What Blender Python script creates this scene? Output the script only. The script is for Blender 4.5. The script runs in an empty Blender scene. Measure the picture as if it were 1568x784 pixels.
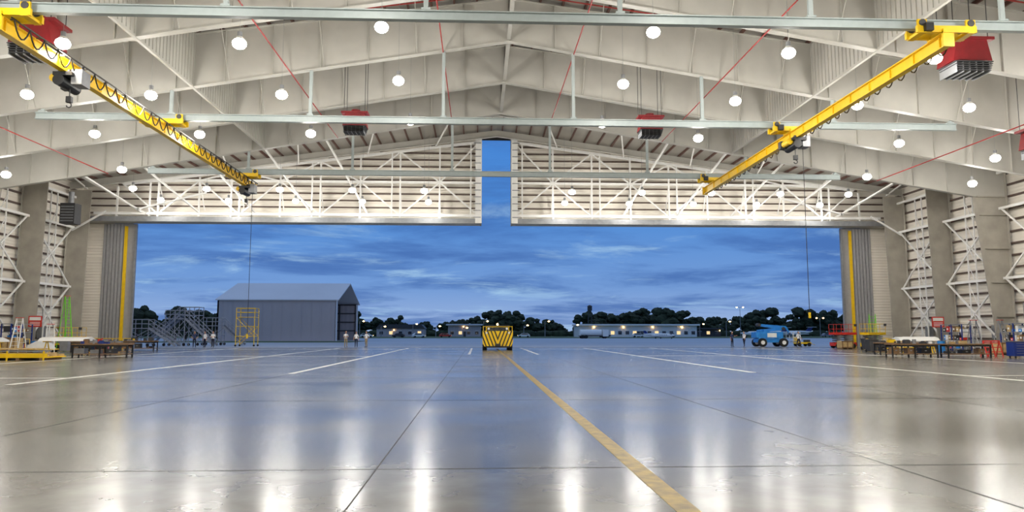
import bpy, math, random
from mathutils import Vector, Matrix
random.seed(7)
C = 1.9            # x of hangar centre line
YD = 82.0          # door wall
YB = -12.0         # rear wall
HW = 45.3          # half width to siding
S = bpy.context.scene
rad = math.radians

# ------------------------------------------------------------------ materials
def srgb(r,g,b):
    f=lambda c:(c/255/12.92) if c/255<=0.04045 else ((c/255+0.055)/1.055)**2.4
    return (f(r),f(g),f(b),1)
MATS={}
def mat(name,rgb,rough=.6,metal=0,var=.12,scale=3.0,bump=0,emit=None,es=0,spec=.5,coat=0):
    if name in MATS: return MATS[name]
    m=bpy.data.materials.new(name); m.use_nodes=True
    nt=m.node_tree; b=nt.nodes['Principled BSDF']
    col=srgb(*rgb)
    tc=nt.nodes.new('ShaderNodeTexCoord'); nz=nt.nodes.new('ShaderNodeTexNoise')
    nz.inputs['Scale'].default_value=scale; nz.inputs['Detail'].default_value=4
    nt.links.new(tc.outputs['Object'],nz.inputs['Vector'])
    cr=nt.nodes.new('ShaderNodeValToRGB')
    cr.color_ramp.elements[0].position=.3; cr.color_ramp.elements[1].position=.7
    cr.color_ramp.elements[0].color=tuple(c*(1-var) for c in col[:3])+(1,)
    cr.color_ramp.elements[1].color=tuple(min(1,c*(1+var)) for c in col[:3])+(1,)
    nt.links.new(nz.outputs['Fac'],cr.inputs['Fac'])
    nt.links.new(cr.outputs['Color'],b.inputs['Base Color'])
    b.inputs['Roughness'].default_value=rough; b.inputs['Metallic'].default_value=metal
    b.inputs['Specular IOR Level'].default_value=spec
    b.inputs['Coat Weight'].default_value=coat
    if bump:
        bp=nt.nodes.new('ShaderNodeBump'); bp.inputs['Strength'].default_value=bump
        nt.links.new(nz.outputs['Fac'],bp.inputs['Height']); nt.links.new(bp.outputs['Normal'],b.inputs['Normal'])
    if emit:
        b.inputs['Emission Color'].default_value=srgb(*emit); b.inputs['Emission Strength'].default_value=es
    MATS[name]=m; return m

M_frame=mat('frame_paint',(184,182,174),.55,var=.07,scale=.6)
M_col=mat('column_paint',(164,159,148),.7,var=.14,scale=.8)
M_white=mat('white_steel',(238,237,233),.5,var=.03)
M_siding=mat('liner_panel',(238,232,220),.6,var=.04,scale=.3)
M_girt=mat('girt_steel_shadow_tone',(92,76,68),.6)  # girts coloured dark, with the siding's shadow lines put into their tone
M_deck=mat('roof_insulation',(158,154,145),.7,var=.08,scale=.4)
M_purlin=mat('purlin_primer',(92,64,56),.7)
M_tbeam=mat('runway_paint',(166,176,175),.45,var=.05)
M_yel=mat('crane_yellow',(238,196,16),.4,var=.05)
M_blk=mat('black_paint',(22,22,24),.5)
M_dk=mat('dark_grey',(60,60,62),.6)
M_gry=mat('grey_metal',(140,142,145),.5,metal=.3)
M_red=mat('sprinkler_red',(160,34,30),.5)
M_heat=mat('heater_red',(120,18,24),.45)
M_dgrey=mat('door_leaf_grey',(158,158,160),.5,var=.06)
M_lens=mat('lamp_lens',(255,255,255),.4,emit=(255,250,240),es=26)
M_lens.cycles.emission_sampling='NONE'
M_warm=mat('warm_lamp',(255,220,150),.4,emit=(255,205,130),es=14)
M_win=mat('lit_window',(255,220,150),.4,emit=(255,215,150),es=1.0)
M_glass=mat('dark_glass',(30,40,52),.08,spec=.8)
M_tire=mat('tire_rubber',(28,28,28),.85)
M_wood=mat('bench_wood',(128,98,66),.6,var=.25,scale=6)
M_ply=mat('plywood',(188,160,110),.7,var=.2,scale=5)
M_bluel=mat('lift_blue',(40,135,215),.4)
M_bluet=mat('tool_blue',(28,52,130),.35)
M_redl=mat('lift_red',(205,50,38),.4)
M_green=mat('hi_vis_green',(120,215,50),.5)
M_wht=mat('white_paint',(236,236,232),.4,var=.03)
M_skin=mat('skin',(196,148,120),.6)
M_hair=mat('hair',(42,30,24),.8)
M_hall2=mat('metal_building',(178,170,170),.6,var=.06,scale=.1)
M_roof2=mat('metal_roof',(212,212,214),.5,var=.05,scale=.1)
M_leaf=mat('foliage',(46,56,36),.9,var=.5,scale=.5)
M_trunk=mat('trunk',(50,42,34),.9)
M_grass=mat('grass',(72,90,52),.95,var=.3,scale=.05)
M_line_y=mat('yellow_line_paint',(166,137,28),.4,var=.35,scale=5)
M_line_w=mat('white_line_paint',(240,238,228),.35,var=.08,scale=4)
M_joint=mat('joint_sealant',(66,64,60),.6)
M_stair=mat('stair_grey',(132,138,150),.5)

def wall_bump(m,axis='Z',scale=6,strength=.5):
    nt=m.node_tree; b=nt.nodes['Principled BSDF']
    tc=nt.nodes.new('ShaderNodeTexCoord'); w=nt.nodes.new('ShaderNodeTexWave')
    w.bands_direction=axis; w.inputs['Scale'].default_value=scale
    nt.links.new(tc.outputs['Object'],w.inputs['Vector'])
    bp=nt.nodes.new('ShaderNodeBump'); bp.inputs['Strength'].default_value=strength; bp.inputs['Distance'].default_value=.05
    nt.links.new(w.outputs['Fac'],bp.inputs['Height']); nt.links.new(bp.outputs['Normal'],b.inputs['Normal'])
wall_bump(M_siding,'Z',1.0,.6)
wall_bump(M_hall2,'X',.3,.4)

# polished concrete
def concrete(name,c1,c2,c3,r0,r1,big=.12,fine=1.3,ior=1.5,w=.6):
    m=bpy.data.materials.new(name); m.use_nodes=True; nt=m.node_tree; b=nt.nodes['Principled BSDF']
    tc=nt.nodes.new('ShaderNodeTexCoord')
    def N(scale,det,dist=0,rgh=.5):
        n=nt.nodes.new('ShaderNodeTexNoise'); n.inputs['Scale'].default_value=scale; n.inputs['Detail'].default_value=det
        n.inputs['Distortion'].default_value=dist; n.inputs['Roughness'].default_value=rgh
        nt.links.new(tc.outputs['Object'],n.inputs['Vector']); return n
    n1=N(big,4,.1,.5); n2=N(fine,4,.1,.55); n4=N(.3,2,0,.5)
    mx=nt.nodes.new('ShaderNodeMath'); mx.operation='MULTIPLY_ADD'; mx.inputs[1].default_value=w
    nt.links.new(n1.outputs['Fac'],mx.inputs[0])
    m2=nt.nodes.new('ShaderNodeMath'); m2.operation='MULTIPLY'; m2.inputs[1].default_value=1-w
    nt.links.new(n2.outputs['Fac'],m2.inputs[0]); nt.links.new(m2.outputs[0],mx.inputs[2])
    cr=nt.nodes.new('ShaderNodeValToRGB'); e=cr.color_ramp.elements
    e[0].position=.3; e[0].color=srgb(*c1); e[1].position=.7; e[1].color=srgb(*c3)
    k=e.new(.5); k.color=srgb(*c2)
    nt.links.new(mx.outputs[0],cr.inputs['Fac']); nt.links.new(cr.outputs['Color'],b.inputs['Base Color'])
    mr=nt.nodes.new('ShaderNodeMapRange'); mr.inputs['From Min'].default_value=.3; mr.inputs['From Max'].default_value=.7
    mr.inputs['To Min'].default_value=r0; mr.inputs['To Max'].default_value=r1
    nt.links.new(n4.outputs['Fac'],mr.inputs['Value']); nt.links.new(mr.outputs[0],b.inputs['Roughness'])
    b.inputs['IOR'].default_value=ior
    return m
M_floor=concrete('polished_concrete',(94,93,88),(120,118,111),(146,144,136),.16,.25,big=.45,ior=1.66)
M_apron=concrete('apron_concrete',(150,150,152),(168,168,170),(184,184,186),.35,.5,big=.03)

# hazard stripes
M_haz=bpy.data.materials.new('hazard_stripes'); M_haz.use_nodes=True
nt=M_haz.node_tree; b=nt.nodes['Principled BSDF']; b.inputs['Roughness'].default_value=.4
tc=nt.nodes.new('ShaderNodeTexCoord'); sp=nt.nodes.new('ShaderNodeSeparateXYZ'); nt.links.new(tc.outputs['Object'],sp.inputs[0])
def MN(op,a,bb=None):
    n=nt.nodes.new('ShaderNodeMath'); n.operation=op
    for i,v in enumerate((a,bb)):
        if v is None: continue
        if isinstance(v,(int,float)): n.inputs[i].default_value=v
        else: nt.links.new(v,n.inputs[i])
    return n.outputs[0]
ax=MN('ABSOLUTE',sp.outputs['X']); q=MN('ADD',MN('MULTIPLY',ax,2.6),MN('MULTIPLY',sp.outputs['Z'],-1.0))
st=MN('GREATER_THAN',MN('FRACT',MN('MULTIPLY',q,1.15)),.62)
mxn=nt.nodes.new('ShaderNodeMix'); mxn.data_type='RGBA'; nt.links.new(st,mxn.inputs['Factor'])
mxn.inputs['A'].default_value=srgb(250,205,10); mxn.inputs['B'].default_value=srgb(18,18,18)
nt.links.new(mxn.outputs['Result'],b.inputs['Base Color'])

# ------------------------------------------------------------------ mesh builder
class MB:
    def __init__(s): s.v=[]; s.f=[]; s.m=[]; s.mats=[]
    def mi(s,m):
        if m not in s.mats: s.mats.append(m)
        return s.mats.index(m)
    def add(s,vs,fs,m):
        o=len(s.v); s.v+= [tuple(p) for p in vs]; k=s.mi(m)
        for f in fs: s.f.append(tuple(i+o for i in f)); s.m.append(k)
    BF=[(0,3,2,1),(4,5,6,7),(0,1,5,4),(1,2,6,5),(2,3,7,6),(3,0,4,7)]
    def box(s,c,d,m,rot=None):
        x,y,z=[k/2 for k in d]; vs=[Vector(p) for p in ((-x,-y,-z),(x,-y,-z),(x,y,-z),(-x,y,-z),(-x,-y,z),(x,-y,z),(x,y,z),(-x,y,z))]
        if rot is not None: vs=[rot@p for p in vs]
        s.add([p+Vector(c) for p in vs],s.BF,m)
    def b2(s,x0,x1,y0,y1,z0,z1,m): s.box(((x0+x1)/2,(y0+y1)/2,(z0+z1)/2),(abs(x1-x0),abs(y1-y0),abs(z1-z0)),m)
    def axes(s,a,b):
        d=(Vector(b)-Vector(a)).normalized(); up=Vector((0,0,1))
        if abs(d.z)>.98: up=Vector((0,1,0))
        r=d.cross(up).normalized(); u=r.cross(d).normalized(); return d,r,u
    def beam(s,a,b,w,h,m,off=0):
        a=Vector(a);b=Vector(b); d,r,u=s.axes(a,b); a=a+u*off;b=b+u*off
        vs=[a-r*w/2-u*h/2,a+r*w/2-u*h/2,b+r*w/2-u*h/2,b-r*w/2-u*h/2,a-r*w/2+u*h/2,a+r*w/2+u*h/2,b+r*w/2+u*h/2,b-r*w/2+u*h/2]
        s.add(vs,s.BF,m)
    def ib(s,a,b,h,w,m,t=.04):
        s.beam(a,b,t,h-2*t,m); s.beam(a,b,w,t,m,h/2-t/2); s.beam(a,b,w,t,m,-h/2+t/2)
    def tube(s,a,b,r,m,n=8,r2=None,cap=True):
        a=Vector(a);b=Vector(b); d,x,u=s.axes(a,b); r2=r if r2 is None else r2
        vs=[a+(x*math.cos(2*math.pi*i/n)+u*math.sin(2*math.pi*i/n))*r for i in range(n)]
        vs+=[b+(x*math.cos(2*math.pi*i/n)+u*math.sin(2*math.pi*i/n))*r2 for i in range(n)]
        fs=[(i,(i+1)%n,n+(i+1)%n,n+i) for i in range(n)]
        if cap: fs+=[tuple(range(n-1,-1,-1)),tuple(range(n,2*n))]
        s.add(vs,fs,m)
    def path(s,pts,r,m,n=5):
        for a,b in zip(pts[:-1],pts[1:]): s.tube(a,b,r,m,n)
    def prism(s,poly,ax,t0,t1,m):
        n=len(poly)
        def P(p,t): return {'y':(p[0],t,p[1]),'x':(t,p[0],p[1]),'z':(p[0],p[1],t)}[ax]
        vs=[P(p,t0) for p in poly]+[P(p,t1) for p in poly]
        s.add(vs,[tuple(range(n)),tuple(range(2*n-1,n-1,-1))]+[(i,i+n,(i+1)%n+n,(i+1)%n) for i in range(n)],m)
    def ell(s,c,r,m,n=12,k=8,jit=0,zmin=-1):
        vs=[];fs=[]
        for j in range(k+1):
            t=math.pi*j/k; z=max(math.cos(t),zmin)
            for i in range(n):
                a=2*math.pi*i/n; q=1+random.uniform(-jit,jit)
                vs.append((c[0]+r[0]*math.sin(t)*math.cos(a)*q,c[1]+r[1]*math.sin(t)*math.sin(a)*q,c[2]+r[2]*z*q))
        for j in range(k):
            for i in range(n): fs.append((j*n+i,(j+1)*n+i,(j+1)*n+(i+1)%n,j*n+(i+1)%n))
        s.add(vs,fs,m)
    def build(s,name,loc=(0,0,0),rz=0,smooth=False,bevel=0,recalc=True):
        me=bpy.data.meshes.new(name); me.from_pydata(s.v,[],s.f)
        for m in s.mats: me.materials.append(m)
        me.polygons.foreach_set('material_index',s.m)
        if smooth: me.polygons.foreach_set('use_smooth',[True]*len(me.polygons))
        me.update()
        if recalc:
            import bmesh
            bm=bmesh.new(); bm.from_mesh(me); bmesh.ops.recalc_face_normals(bm,faces=bm.faces); bm.to_mesh(me); bm.free()
        o=bpy.data.objects.new(name,me); S.collection.objects.link(o); o.location=loc; o.rotation_euler=(0,0,rz)
        if bevel:
            md=o.modifiers.new('bevel','BEVEL'); md.width=bevel; md.segments=2; md.limit_method='ANGLE'
        return o

ZR=lambda x:23.9-.137*abs(x)      # roof underside (x relative)
ZB=lambda x:20.7-.167*abs(x)      # rafter bottom

# ------------------------------------------------------------------ shell
o=MB(); o.b2(C-HW-.3,C+HW+.3,YB-.3,YD+.6,-.3,0,M_floor); o.build('floor')
o=MB(); o.b2(-500,600,YD+.6,900,-.3,-.005,M_apron); o.build('ground_apron')
o=MB(); o.b2(-500,600,230,900,-.004,.06,M_grass); o.build('grass_field')
o=MB(); o.b2(-60,-22,128,148,-.004,.03,M_grass); o.build('grass_strip')

o=MB()
for s in (-1,1):
    a=(C+s*-0.0,23.9); e=(C+s*(HW+.8),ZR(HW+.8))
    o.prism([a,e,(e[0],e[1]+.15),(a[0],a[1]+.15)],'y',YB-.5,YD+1.2,M_deck)
o.build('ceiling')
o=MB()
for s in (-1,1):
    x=.6
    while x<HW-.3:
        o.beam((C+s*x,YB+.1,ZR(x)-.14),(C+s*x,YD-.2,ZR(x)-.14),.12,.24,M_purlin); x+=1.5
o.build('roof_purlins')

def wallseg(o,x0,x1,z0,y,t,m):
    pts=[(C+x0,z0),(C+x1,z0),(C+x1,ZR(x1)-.02)]
    if x0<0<x1: pts.append((C,ZR(0)-.02))
    pts.append((C+x0,ZR(x0)-.02)); o.prism(pts,'y',y,y+t,m)
SL=1.62; DH=13.8; DW=39.2
o=MB()
wallseg(o,-HW-.2,-SL,DH,YD,.2,M_siding); wallseg(o,SL,HW+.2,DH,YD,.2,M_siding)
o.b2(C-SL,C+SL,YD,YD+.2,23.35,23.68,M_dk)
for s in (-1,1):
    o.b2(C+s*(DW+2.6),C+s*(HW+.2),YD,YD+.2,0,DH,M_siding)
    z=DH+.9
    while z<23:
        xm=min(HW-.3,(23.9-z-.4)/.137)
        if xm>SL+1: o.b2(C+s*SL,C+s*xm,YD-.22,YD,z-.07,z+.07,M_girt)
        z+=.78
o.build('wall_front')
o=MB(); wallseg(o,-HW-.2,HW+.2,0,YB-.2,.2,M_siding); o.build('wall_back')
for s,nm in ((-1,'left'),(1,'right')):
    o=MB(); o.b2(C+s*HW,C+s*(HW+.2),YB,YD,0,ZR(HW)-.02,M_siding)
    z=1.1
    while z<17.3:
        o.b2(C+s*(HW-.22),C+s*HW,YB,YD-.3,z-.08,z+.08,M_girt); z+=1.05
    o.b2(C+s*(HW-.05),C+s*HW,YB,YD-.3,0,.25,M_girt)
    o.build('wall_'+nm)

# header truss + soffit, slot jambs
o=MB()
for s in (-1,1):
    o.b2(C+s*SL,C+s*(HW-.6),YD-2.2,YD-.02,DH-.28,DH-.02,M_frame)
    o.b2(C+s*SL,C+s*(HW-.6),YD-2.25,YD-2.2,DH-.34,DH+.2,M_gry)
    for yy in (YD-2.0,):
        o.beam((C+s*SL,yy,14.35),(C+s*43,yy,14.35),.22,.28,M_white)
        o.beam((C+s*SL,yy,18.0),(C+s*40.5,yy,18.0),.2,.24,M_white)
        o.beam((C+s*SL,yy,22.6),(C+s*40,yy,ZR(40)-.9),.22,.28,M_white)
        xs=[SL+.3+i*4.3 for i in range(10)]
        for i,x in enumerate(xs):
            zt=ZR(x)-1.1
            o.beam((C+s*x,yy,DH),(C+s*x,yy,zt),.17,.18,M_white)
            if i%2==0: o.beam((C+s*(x+.9),yy,DH),(C+s*(x+.9),yy,zt),.15,.16,M_white)
            if i+1<len(xs):
                x2=xs[i+1]; z2=ZR(x2)-1.1
                if i%2==0: 
                    o.beam((C+s*x,yy,14.3),(C+s*x2,yy,18),.14,.15,M_white); o.beam((C+s*x2,yy,18),(C+s*x,yy,zt),.14,.15,M_white)
                else: 
                    o.beam((C+s*x2,yy,14.3),(C+s*x,yy,18),.14,.15,M_white); o.beam((C+s*x,yy,18),(C+s*x2,yy,z2),.14,.15,M_white)
                o.beam((C+s*x,yy,18),(C+s*x,YD-.3,15),.1,.1,M_white)
    # vertical jamb panels of tail slot
    o.b2(C+s*SL,C+s*(SL+.18),YD-2.2,YD-.02,DH-.3,23.3,M_frame)
    o.b2(C+s*(SL+.0),C+s*(SL+.7),YD-2.3,YD-2.2,DH-.3,22.9,M_white)
    for i in range(12): o.b2(C+s*(SL+.1),C+s*(SL+.9),YD-2.36,YD-2.3,DH+.3+i*.75,DH+.38+i*.75,M_gry)
    for i in range(6):
        x=3+i*7.4
        o.beam((C+s*x,63.3,ZR(x)-.6),(C+s*(x+3.7),79.8,ZR(x+3.7)-1),.12,.12,M_white)
    for i in range(5):
        x=14+i*6
        o.beam((C+s*x,80,14.5),(C+s*(x+3),71.2,ZR(x+3)-.9),.16,.16,M_white)
o.build('door_header_truss')

# door leaves in the pockets
for s in (-1,1):
    for k in range(3):
        o=MB(); x0=DW+1.0+.35*k; y0=YD+.95+k*.75
        o.b2(s*0,s*6.2,-.15,.15,0,DH-.1-.1*k,M_dgrey)
        x=.25
        while x<6.1: o.b2(s*x,s*(x+.14),-.21,-.15,.2,DH-.4,M_dgrey); x+=.42
        o.b2(0,s*.12,-.24,.24,.0,DH-.1,M_gry)
        o.build('door_%d'%(k+1+(3 if s>0 else 0)),(C+s*x0,y0,0))
    o=MB()
    o.b2(s*40.2,s*40.48,-.1,.1,0,13.2,M_yel)
    x=40.65
    while x<42.7:
        o.b2(s*x,s*(x+.22),-.05,.12,0,13.4,M_dgrey); x+=.36
    o.b2(s*39.25,s*42.8,.12,.18,0,13.45,M_dgrey)
    o.b2(s*39.2,s*39.45,-.1,.18,0,13.45,M_gry)
    o.build('trim_%d'%(1 if s<0 else 2),(C,YD-.2,0))

# main frames
def frame(Y,full=True):
    o=MB()
    for s in (-1,1):
        X=lambda x:C+s*x
        def web(poly,m): o.prism([(X(a),b) for a,b in poly],'y',-.02,.02,m)
        if full:
            web([(0,20.7),(42.2,ZB(42.2)),(45,ZB(42.2)),(45,ZR(45)-.3),(0,ZR(0)-.3)],M_frame)
            o.beam((X(0),0,20.7),(X(42.2),0,ZB(42.2)),.42,.06,M_frame)
            o.beam((X(0),0,ZR(0)-.3),(X(45),0,ZR(45)-.3),.42,.05,M_frame)
            x=0.0
            while x<41.5:
                o.b2(X(x)-.02,X(x)+.02,-.19,.19,ZB(x),ZR(x)-.3,M_frame); x+=3.05
            for x in (6,12,18,24,30,36):
                for d in (-1,1): o.tube((X(x),d*.1,ZB(x)+.1),(X(x),d*2.3,ZR(x)-.25),.03,M_frame,5)
            zt=ZB(42.2)
            web([(43.7,0),(45,0),(45,zt),(42.2,zt)],M_col)
            o.beam((X(43.7),0,0),(X(42.2),0,zt),.55,.07,M_col); o.b2(X(44.94),X(45),-.27,.27,0,ZR(45)-.3,M_col)
            o.b2(X(42.2),X(45),-.27,.27,zt-.05,zt+.05,M_col)
            for z in (3,6,9,12): o.b2(X(43.75-z*.107),X(45),-.25,.25,z-.02,z+.02,M_col)
        else:
            web([(0,ZR(0)-1.0),(45,ZR(45)-1.0),(45,ZR(45)-.3),(0,ZR(0)-.3)],M_frame)
            o.beam((X(0),0,ZR(0)-1),(X(45),0,ZR(45)-1),.35,.05,M_frame)
            zt=16.6
            web([(43.4,0),(45,0),(45,zt),(43.0,zt)],M_col)
            o.beam((X(43.4),0,0),(X(43.0),0,zt),.6,.07,M_col); o.b2(X(44.94),X(45),-.27,.27,0,zt,M_col)
    return o.build('roof_frame',(0,Y,0))
FY=[63-8*k for k in range(10)]
for y in FY: frame(y)
frame(71,False); frame(78.8,False)

# side bracing
o=MB()
ys=sorted(FY+[71,78.8])
for s in (-1,1):
    xx=C+s*44.3
    for a,bq in zip(ys[:-1],ys[1:]):
        for z0,z1 in ((.4,6.4),(6.4,12.6)):
            o.beam((xx,a+.3,z0),(xx,bq-.3,z1),.13,.13,M_white); o.beam((xx,a+.3,z1),(xx,bq-.3,z0),.13,.13,M_white)
        for z in (6.4,12.6,15.8): o.beam((xx,a+.1,z),(xx,bq-.1,z),.2,.22,M_white)
        mid=(a+bq)/2
        for z in range(0,13,2):
            o.beam((xx,mid-.55,z),(xx,mid+.55,z+2),.06,.06,M_white)
        for d in(-.55,.55): o.beam((xx,mid+d,0),(xx,mid+d,15.8),.1,.1,M_white)
    for z0,z1,x0,x1 in ((13.8,17.5,36,42.6),(16,14.2,30,37),(12,14,43.3,40)):
        o.beam((C+s*x0,76.5,z0),(C+s*x1,76.5,z1),.16,.16,M_white)
o.build('wall_bracing')

# draft curtains
for s in (-1,1):
    o=MB(); x=C+s*20.3
    o.b2(x-.02,x+.02,YB+.1,62.9,17.35,ZR(20.3)-.28,M_frame)
    o.b2(x-.09,x+.09,YB+.1,62.9,17.25,17.4,M_frame)
    y=YB+.3
    while y<62.8: o.b2(x-s*.07,x-s*.02,y,y+.1,17.4,ZR(20.3)-.3,M_frame); y+=.45
    o.build('draft_curtain')
o=MB(); o.ib((C,YB+.2,20.95),(C,62.9,20.95),.35,.25,M_frame)
o.build('ridge_strut')

# sprinkler pipes
o=MB()
for x,z in ((-4.3,19.9),(4.3,19.9),(-14,18.2),(14,18.2),(-33,14.9),(33,14.9)):
    o.tube((C+x,YB+1,z),(C+x,62.4,z),.042,M_red,7)
for y in [f-4 for f in FY[:7]]+[f-1.5 for f in FY[:7]]:
    for s in (-1,1):
        o.tube((C+s*1,y,ZR(1)-.5),(C+s*20,y,ZR(20)-.5),.045,M_red,6); o.tube((C+s*21,y,ZR(21)-.5),(C+s*44,y,ZR(44)-.5),.045,M_red,6)
o.build('sprinkler_pipes')

# ------------------------------------------------------------------ runway beams
TZ=15.3
for Y in (63,47,31,15):
    o=MB(); o.ib((C-30,0,0),(C+30,0,0),.44,.3,M_tbeam,.05)
    for s in (-1,1):
        for x in (4.25,12.8,21.6,29.6):
            top=ZB(x)-TZ-.03
            if top>.4:
                o.box((C+s*x,0,(top+.22)/2),(.2,.16,top-.22),M_tbeam); o.box((C+s*x,0,.28),(.4,.3,.1),M_tbeam)
    o.build('crane_runway_beam',(0,Y,TZ))

def crane(xr,hoists,far):
    o=MB(); X=C+xr
    o.ib((0,30.5,0),(0,far,0),.62,.34,M_yel,.05)
    y=31
    while y<far: o.b2(-.1,.1,y-.015,y+.015,-.27,.27,M_yel); y+=2
    for ty in (31,47,63):
        for d in (-.42,.42):
            o.box((0,ty+d,.47),(2.7,.14,.3),M_yel)
            for w in (-1.1,1.1):
                o.box((w,ty+d,.7),(.42,.1,.42),M_yel); o.tube((w,ty+d-.09,.75),(w,ty+d+.09,.75),.16,M_dk,10)
        for w in (-1.1,0,1.1): o.box((w,ty,.35),(.3,1.0,.12),M_yel)
        o.box((0,ty,.36),(.5,1.2,.18),M_yel)
        o.box((-.9,ty-.55,.5),(.35,.3,.35),M_blk)
    for d in (30.5,far): o.box((0,d,0),(.5,.12,.7),M_yel)
    sx=.42
    o.beam((sx,30.8,.32),(sx,far-.3,.32),.05,.06,M_dk)
    for yy in range(31,int(far)-1,2): o.beam((0,yy,.3),(sx,yy,.32),.05,.05,M_dk)
    y=31.0
    while y<far-1.3:
        pts=[(sx,y+1.1*t/6,.28-.62*(1-((t-3)/3)**2)) for t in range(7)]
        o.path(pts,.035,M_blk,5); y+=1.1
    for hy,drop in hoists:
        o.box((0,hy,-.42),(.9,1.5,.18),M_blk)
        for d in(-.5,.5):
            for q in(-.22,.22): o.tube((q-.05,hy+d,-.28),(q+.05,hy+d,-.28),.13,M_dk,10)
        o.tube((-.15,hy-.8,-.75),(-.15,hy+.8,-.75),.27,M_blk,14)
        o.box((.55,hy-.1,-.5),(.5,.8,.75),M_gry)
        o.tube((-.55,hy-.5,-.55),(-.55,hy+.4,-.55),.2,M_yel,12)
        o.box((-.5,hy+.7,-.55),(.5,.4,.5),M_dk)
        o.tube((0,hy,-.9),(0,hy,-1.4),.03,M_blk,6); o.box((0,hy,-1.5),(.25,.2,.3),M_blk)
        hk=[(0.12*math.sin(a),hy,-1.78+.12*math.cos(a)) for a in [0,.8,1.6,2.4,3.2,4,4.6]]
        o.path(hk,.03,M_dk,6)
        if drop: 
            o.tube((.5,hy,-.8),(.5,hy,-drop),.022,M_blk,5); o.box((.5,hy,-drop-.15),(.12,.1,.36),M_yel)
    o.build('overhead_crane',(X,0,TZ-.82))
crane(-22.0,[(36.2,0),(64.0,13.0)],66)
crane(18.7,[(46.4,11.6)],65.6)

# ------------------------------------------------------------------ unit heaters
def heater(x,y,z,sc=1):
    o=MB()
    o.prism([(-.8,-.35),(.8,-.35),(.62,.5),(-.62,.5)],'y',-.55,.55,M_heat)
    o.b2(-.9,.9,-.62,.62,.5,.62,M_heat)
    for i in range(5): o.box((0,-.1,-.42-.09*i),(1.55-.06*i,1.1,.03),M_dk)
    for i in range(6): o.b2(-.72+i*.27,-.7+i*.27,-.6,.5,-.85,-.38,M_gry)
    o.tube((0,0,.62),(0,0,.85),.3,M_heat,14)
    for a in(-.7,.7):
        for b_ in (-.5,.5): o.tube((a,b_,.6),(a,b_,(ZR(x)-.3-z)/sc),.02,M_dk,4)
    ob=o.build('unit_heater',(C+x,y,z)); ob.scale=(sc,sc,sc)
heater(-10.4,50,16.0); heater(10,50,16.0); heater(-23.9,36.6,16.2,1.3); heater(23.6,36.6,16.1,1.3); heater(33.5,44,13.6,1.3); heater(-34.5,44,13.6,1.3)

# ------------------------------------------------------------------ lamps
L=[]
ZL={6.7:16.45,13.5:15.5,21.0:15.35,28.0:15.3,35.0:14.3}
for y in (-6,3,12,20,27.5,35,42.7,50.3):
    for x in ZL:
        for s in (-1,1):
            L.append((s*(x+(.8 if (x==21.0 and s<0 and y==35) else 0)),y,ZL[x]-(.25 if y>50 else 0)))
for s in(-1,1):
    L.append((s*38.2,57.5,13.7)); L.append((s*30,58.5,14.4))
    for x in (7.3,14.3,21.3,28.3,35.3):
        L.append((s*x,71.9,15.5)); L.append((s*x,78.2,15.5))
o=MB()
for x,y,z in L:
    X=C+x
    o.tube((X,y,z+.6),(X,y,ZR(x)-.1),.009,M_gry,4)
    o.tube((X,y,z+.3),(X,y,z+.58),.12,M_gry,10)
    o.tube((X,y,z+.02),(X,y,z+.34),.35,M_wht,18,r2=.14)
    o.ell((X,y,z+.0),(.34,.34,.27),M_lens,14,8)
lamp_obj=o.build('high_bay_lights')
for i,(x,y,z) in enumerate(L):
    l=bpy.data.lights.new('lamp','POINT'); l.energy=(530 if y>30 else 330) if y<60 else (430 if y<75 else 300); l.shadow_soft_size=.3; l.color=(1,.96,.90)
    ob=bpy.data.objects.new('lamp_light_%d'%i,l); S.collection.objects.link(ob); ob.location=(C+x,y,z-.6); ob.parent=lamp_obj

# ------------------------------------------------------------------ floor markings
o=MB(); o.b2(C-.11,C+.11,YB+1,79,0,.004,M_line_y); o.build('floor_line_yellow')
o=MB()
for x in (-16.5,-9.3,9.3,16.5,-27,27): o.b2(C+x-.13,C+x+.13,24 if abs(x)>9.5 else 30,79,.0,.004,M_line_w)
for s in (-1,1):
    o.b2(C+s*16.5,C+s*38,27.3,27.48,0,.004,M_line_w); o.b2(C+s*9.3,C+s*36,52,52.3,0,.004,M_line_w)
    o.b2(C+s*2.5,C+s*2.7,56,79,0,.004,M_line_w)
o.b2(C-36,C+36,75,75.5,0,.004,M_line_w)
o.build('floor_lines_white')
o=MB()
for x in [3+6.2*k for k in range(-8,8)]: o.b2(C+x-6.1-.008,C+x-6.1+.008,YB+.5,81,0,.003,M_joint)
for y in range(-9,82,9): o.b2(C-45,C+45,y-.003,y+.003,0,.003,M_joint)
o.b2(C-38.5,C+38.5,81.2,81.6,0,.006,M_gry); o.b2(C-38.5,C+38.5,82.4,82.5,-.01,.006,M_dk)
o.build('floor_joints')

# ------------------------------------------------------------------ tow tractor
o=MB()
o.prism([(-1.25,.35),(1.25,.35),(1.42,.75),(1.42,1.8),(-1.42,1.8),(-1.42,.75)],'y',0,.5,M_haz)
o.prism([(-1.4,.55),(1.4,.55),(1.4,1.45),(-1.4,1.45)],'y',.5,5.6,M_yel)
o.b2(-1.1,1.1,.6,1.9,1.3,2.25,M_yel); o.b2(-1.0,1.0,.55,.6,1.75,2.15,M_glass)
o.b2(-1.15,1.15,.5,2.0,2.25,2.33,M_dk)
for x in(-1.35,1.35): o.tube((x,.1,1.8),(x,.1,2.25),.035,M_yel)
for x in(-.85,.85): o.tube((x,-.06,2.0),(x,.05,2.0),.11,M_wht,12)
o.tube((-1.35,.1,2.2),(-.95,.1,2.2),.03,M_yel); o.tube((.95,.1,2.2),(1.35,.1,2.2),.03,M_yel)
for x in(-1.05,1.05): o.tube((x,-.04,1.62),(x,.02,1.62),.1,M_wht,12)
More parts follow.
